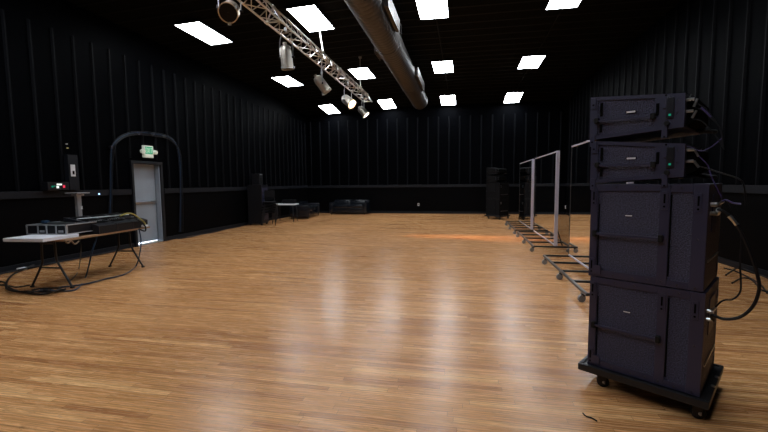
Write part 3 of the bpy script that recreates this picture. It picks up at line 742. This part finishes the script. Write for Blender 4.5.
# ------------------------------------------------------------------ fixtures on the left wall
def wall_box(x0, y0, x1, y1, dep, name, m, label, cat, X=XL+.012):
    a, b = onx(x0, y0, X+dep), onx(x1, y1, X+dep)
    c = MB().box(((X+dep/2), (a.y+b.y)/2, (a.z+b.z)/2), (dep, abs(a.y-b.y), abs(a.z-b.z)), .006)
    return tag(c.build(name, m), label, cat)
pa = wall_box(67.5, 154.5, 80, 190, .10, 'electrical_panel', M['rail'], 'tall dark electrical box on the left wall above the rail', 'electrical box')
a = onx(73.3, 170.5, XL+.125)
t = thing('light_switch', 'white switch plate on the dark electrical box', 'switch', (XL+.112, a.y, a.z))
MB().box((.006, 0, 0), (.012, .085, .22), .004).build('plate', M['white_plastic'], t)
MB().box((.016, .0, -.04), (.012, .035, .07), .004).build('toggle', M['hole'], t)
for k, (x, y) in enumerate(((67, 144), (68, 148))):
    q = onx(x, y, XL+.05)
    tag(MB().box((q.x-.01, q.y, q.z), (.04, .014, .018), .004).build('indicator_lamp', [M['badge'], M['led_amber']][k]), ['tiny white wall lamp above the electrical box', 'tiny amber wall lamp just above the electrical box'][k], 'indicator lamp')
a, b = onx(48, 182, XL+.20), onx(70, 190, XL+.20)
t = thing('power_distributor', 'black box with green white and red lights on the left rail', 'power box', (XL+.05, (a.y+b.y)/2, b.z))
hh = a.z-b.z; MB().box((.07, 0, hh/2), (.14, abs(a.y-b.y), hh), .008).build('body', M['case'], t)
L_ = abs(a.y-b.y)
for y, z, dy, dz, mm in ((-.30, .45, .03, .03, 'led_green'), (-.20, .5, .02, .02, 'led_green'), (.02, .70, .09, .03, 'led_white'), (-.06, .38, .04, .04, 'led_white'), (.24, .45, .035, .05, 'led_red')):
    MB().box((.143, y*L_, z*hh), (.008, dy, dz), .002).build('indicator', M[mm], t)
q = onx(99.5, 194, XL+.06)
tag(MB().box((q.x-.015, q.y, q.z), (.03, .03, .03), .008).build('indicator_lamp', M['led_blue']), 'tiny bright blue light on the rail left of the door', 'indicator lamp')
# exit sign
c = onx(148.4, 151.7, XL+.06)
t = thing('exit_sign', 'lit white exit sign with green letters and two lamp heads above door', 'exit sign', (XL+.012, c.y, c.z))
MB().box((.03, 0, 0), (.06, .28, .28), .008).build('housing', M['sign_white'], t)
fc = MB().box((.062, 0, .03), (.006, .225, .17), .002).build('sign_face', M['led_green_s'], t)
lt = MB(); s = .045
def letter(strokes, ox):
    for (x0, z0, x1, z1) in strokes:
        lt.box((.0665, ox+(x0+x1)/2*s, .03+(z0+z1)/2*.11), (.004, max(abs(x1-x0)*s, .008), max(abs(z1-z0)*.11, .012)))
letter([(-.4, -.5, -.4, .5), (-.4, .45, .4, .45), (-.4, 0, .3, 0), (-.4, -.45, .4, -.45)], -.078)
for sg in (1, -1):
    lt.box((.0665, -.026, .03), (.004, .008, .115), 0, Matrix.Rotation(sg*.38, 3, 'X'))
letter([(0, -.5, 0, .5)], .022)
letter([(0, -.5, 0, .5), (-.45, .45, .45, .45)], .074)
lt.build('exit_lettering', M['sign_letter'], t)
for s_ in (-1, 1):
    hd = MB(); hd.tube((.04, s_*.185, .0), (.10, s_*.195, -.01), .050, 16); hd.box((.03, s_*.15, 0), (.03, .06, .04), .004)
    hd.build('lamp_head', M['sign_white'], t, True)
# cable bundle arching over the door
arch = [(110, 214), (111, 192), (111.5, 165), (113, 148), (118, 140), (128, 134.5), (140, 133), (155, 134.5), (167, 137), (175, 143), (179, 153), (181, 175), (181.5, 205), (181, 232)]
for k in range(4):
    o_ = (k-1.5)*1.1
    pts = []
    for i, (x, y) in enumerate(arch):
        vert = i < 4 or i > 9
        pts.append(onx(x+(o_ if vert else 0)+.4*math.sin(i*1.3+k), y+(0 if vert else o_), XL+.055+.012*(k % 2)))
    cable(pts, .008, [M['cable'], M['cable_blue'], M['cable'], M['cable']][k], ['innermost black cable of the bundle arching over the door', 'bluish cable in the bundle arching over the door', 'second black cable of the bundle arching over the door', 'outermost black cable of the bundle arching over the door'][k], 'cable bundle arching over the door')
for k, (x, y) in enumerate(((112, 147), (140, 133), (154, 134))):
    q = onx(x, y, XL+.08)
    tag(MB().box((XL+.05, q.y, q.z), (.06, .05, .05), .01).build('cable_clamp', M['screw']), ['small metal clamp at the left bend of the cable arch', 'small metal clamp at the top of the cable arch above the door', 'small metal clamp right of the top of the cable arch'][k], 'clamp')
cable([Vector((XL+dx_, y_, .016)) for dx_, y_ in ((.12, 8.85), (.22, 9.2), (.14, 9.7), (.2, 10.3), (.1, 11.0), (.16, 11.7))], .014, M['cable'], 'black cable on the floor right of the door along the wall', None)
# outlets on the back wall
for k, (x, y) in enumerate(((418.5, 204.5),)):
    q = ony(x, y, YB)
    t = thing('wall_outlet', 'small white outlet low on the back wall right of the sofa', 'outlet', (q.x, YB-.012, q.z))
    MB().box((0, -.006, 0), (.08, .012, .12), .003).build('plate', M['white_plastic'], t)
    MB().box((0, -.014, 0), (.035, .004, .07)).build('socket', M['case'], t)
q = ony(580, 205.5, YB); q2 = ony(566, 207, YB)
dup(t, (q2.x, YB-.012, q2.z), None, 'small white outlet low on the back wall, behind the mirrors')

# ------------------------------------------------------------------ sofas
def make_sofa(label, loc, rz, W=1.72, D=.82, H=.66):
    t = thing('sofa', label, 'sofa', loc, rz)
    MB().box((0, 0, .19), (W-.3, D-.08, .22), .03).build('base', M['leather'], t, True, 1)
    for k in range(2): MB().box((-(W-.36)/4+(W-.36)/2*k, -.06, .36), ((W-.36)/2-.01, D-.2, .14), .045).build('seat_cushion', M['leather'], t, True, 1)
    for k in range(2): MB().box((-(W-.36)/4+(W-.36)/2*k, D/2-.2, .51), ((W-.36)/2-.01, .18, .27), .05, Matrix.Rotation(-.15, 3, 'X')).build('back_cushion', M['leather'], t, True, 1)
    MB().box((0, D/2-.06, .36), (W-.1, .14, .56), .04).build('backrest', M['leather'], t, True, 1)
    for s in (-1, 1):
        MB().box((s*(W/2-.09), 0, .31), (.18, D, .48), .05).build('armrest', M['leather'], t, True, 1)
        for y in (-1, 1): MB().tube((s*(W/2-.1), y*(D/2-.08), 0), (s*(W/2-.1), y*(D/2-.08), .09), .022, 10).build('leg', M['black_steel'], t)
    return t
make_sofa('black leather sofa against the middle of the back wall', (-5.08, 17.36, 0), 0, 1.74)
make_sofa('dark sofa in the far left corner behind the white-topped table', (-6.55, 15.7, 0), PI/2+.15, 2.1)

# ------------------------------------------------------------------ far left cluster: rack, chairs, table
t = thing('equipment_rack', 'tall narrow black equipment rack against the left wall, pale knob on top', 'rack', (-6.98, 12.55, 0), .1)
MB().box((0, 0, .72), (.50, .55, 1.32), .01).build('cabinet', M['case'], t)
for k in range(6): MB().box((.252, 0, .25+.19*k), (.008, .46, .16), .003).build('rack_unit', M['plate'], t)
for s in (-1, 1):
    for u_ in (-1, 1): MB().tube((s*.2, u_*.22-.01, .035), (s*.2, u_*.22+.01, .035), .035, 14).build('caster_wheel', M['rubber'], t)
MB().box((0, 0, .068), (.5, .55, .02)).build('base_plate', M['black_steel'], t)
t = thing('studio_monitor', 'small black speaker on top of the tall rack, pale strip at its top', 'speaker', (-6.98, 12.55, 1.38), .1)
MB().box((0, 0, .19), (.28, .30, .38), .012).build('cabinet', M['case'], t)
MB().box((.142, 0, .35), (.006, .2, .03), .002).build('top_strip', M['case_grey'], t)
MB().tube((.138, 0, .15), (.146, 0, .15), .1, 20).build('cone', M['rubber'], t)
def make_chair():
    t = thing('stacking_chair', '', 'chair')
    MB().box((0, 0, .445), (.44, .43, .045), .015).build('seat', M['fabric'], t)
    MB().box((-.21, 0, .72), (.035, .42, .26), .015, Matrix.Rotation(-.12, 3, 'Y')).build('backrest', M['fabric'], t)
    for sy in (-1, 1):
        MB().path([(.20, sy*.21, .43), (.23, sy*.22, 0)], .011, 7).build('leg', M['black_steel'], t)
        MB().path([(-.24, sy*.22, 0), (-.19, sy*.21, .43), (-.235, sy*.21, .84)], .011, 7).build('leg', M['black_steel'], t)
    MB().tube((-.2, -.21, .41), (-.2, .21, .41), .009, 7).build('stretcher', M['black_steel'], t)
    return t
CH0 = make_chair(); names_ = ['bottom', 'second', 'third', 'fourth', 'top']
for k in range(5):
    o = CH0 if k == 0 else dup(CH0)
    o.location = (-6.60+.028*k, 12.45, .085*k); o.rotation_euler = (0, 0, -.9)
    o['label'] = 'black stacking chair, %s of the stack beside the tall rack' % names_[k]; o['group'] = 'stacked black chairs'
t = thing('side_table', 'small table with pale top beside the stacked chairs, far left', 'table', (-6.50, 13.75, 0), .1)
MB().box((0, 0, .64), (.80, .55, .04), .006).build('tabletop', M['white_plastic'], t)
for x in (-.34, .34):
    for y in (-.22, .22): MB().tube((x, y, 0), (x*.95, y*.95, .63), .015, 8).build('leg', M['black_steel'], t)
tag(MB().box((-6.45, 13.9, .735), (.5, .22, .15), .03).build('gear_bag', M['fabric']), 'low black gear bag on the pale-topped side table', 'bag')
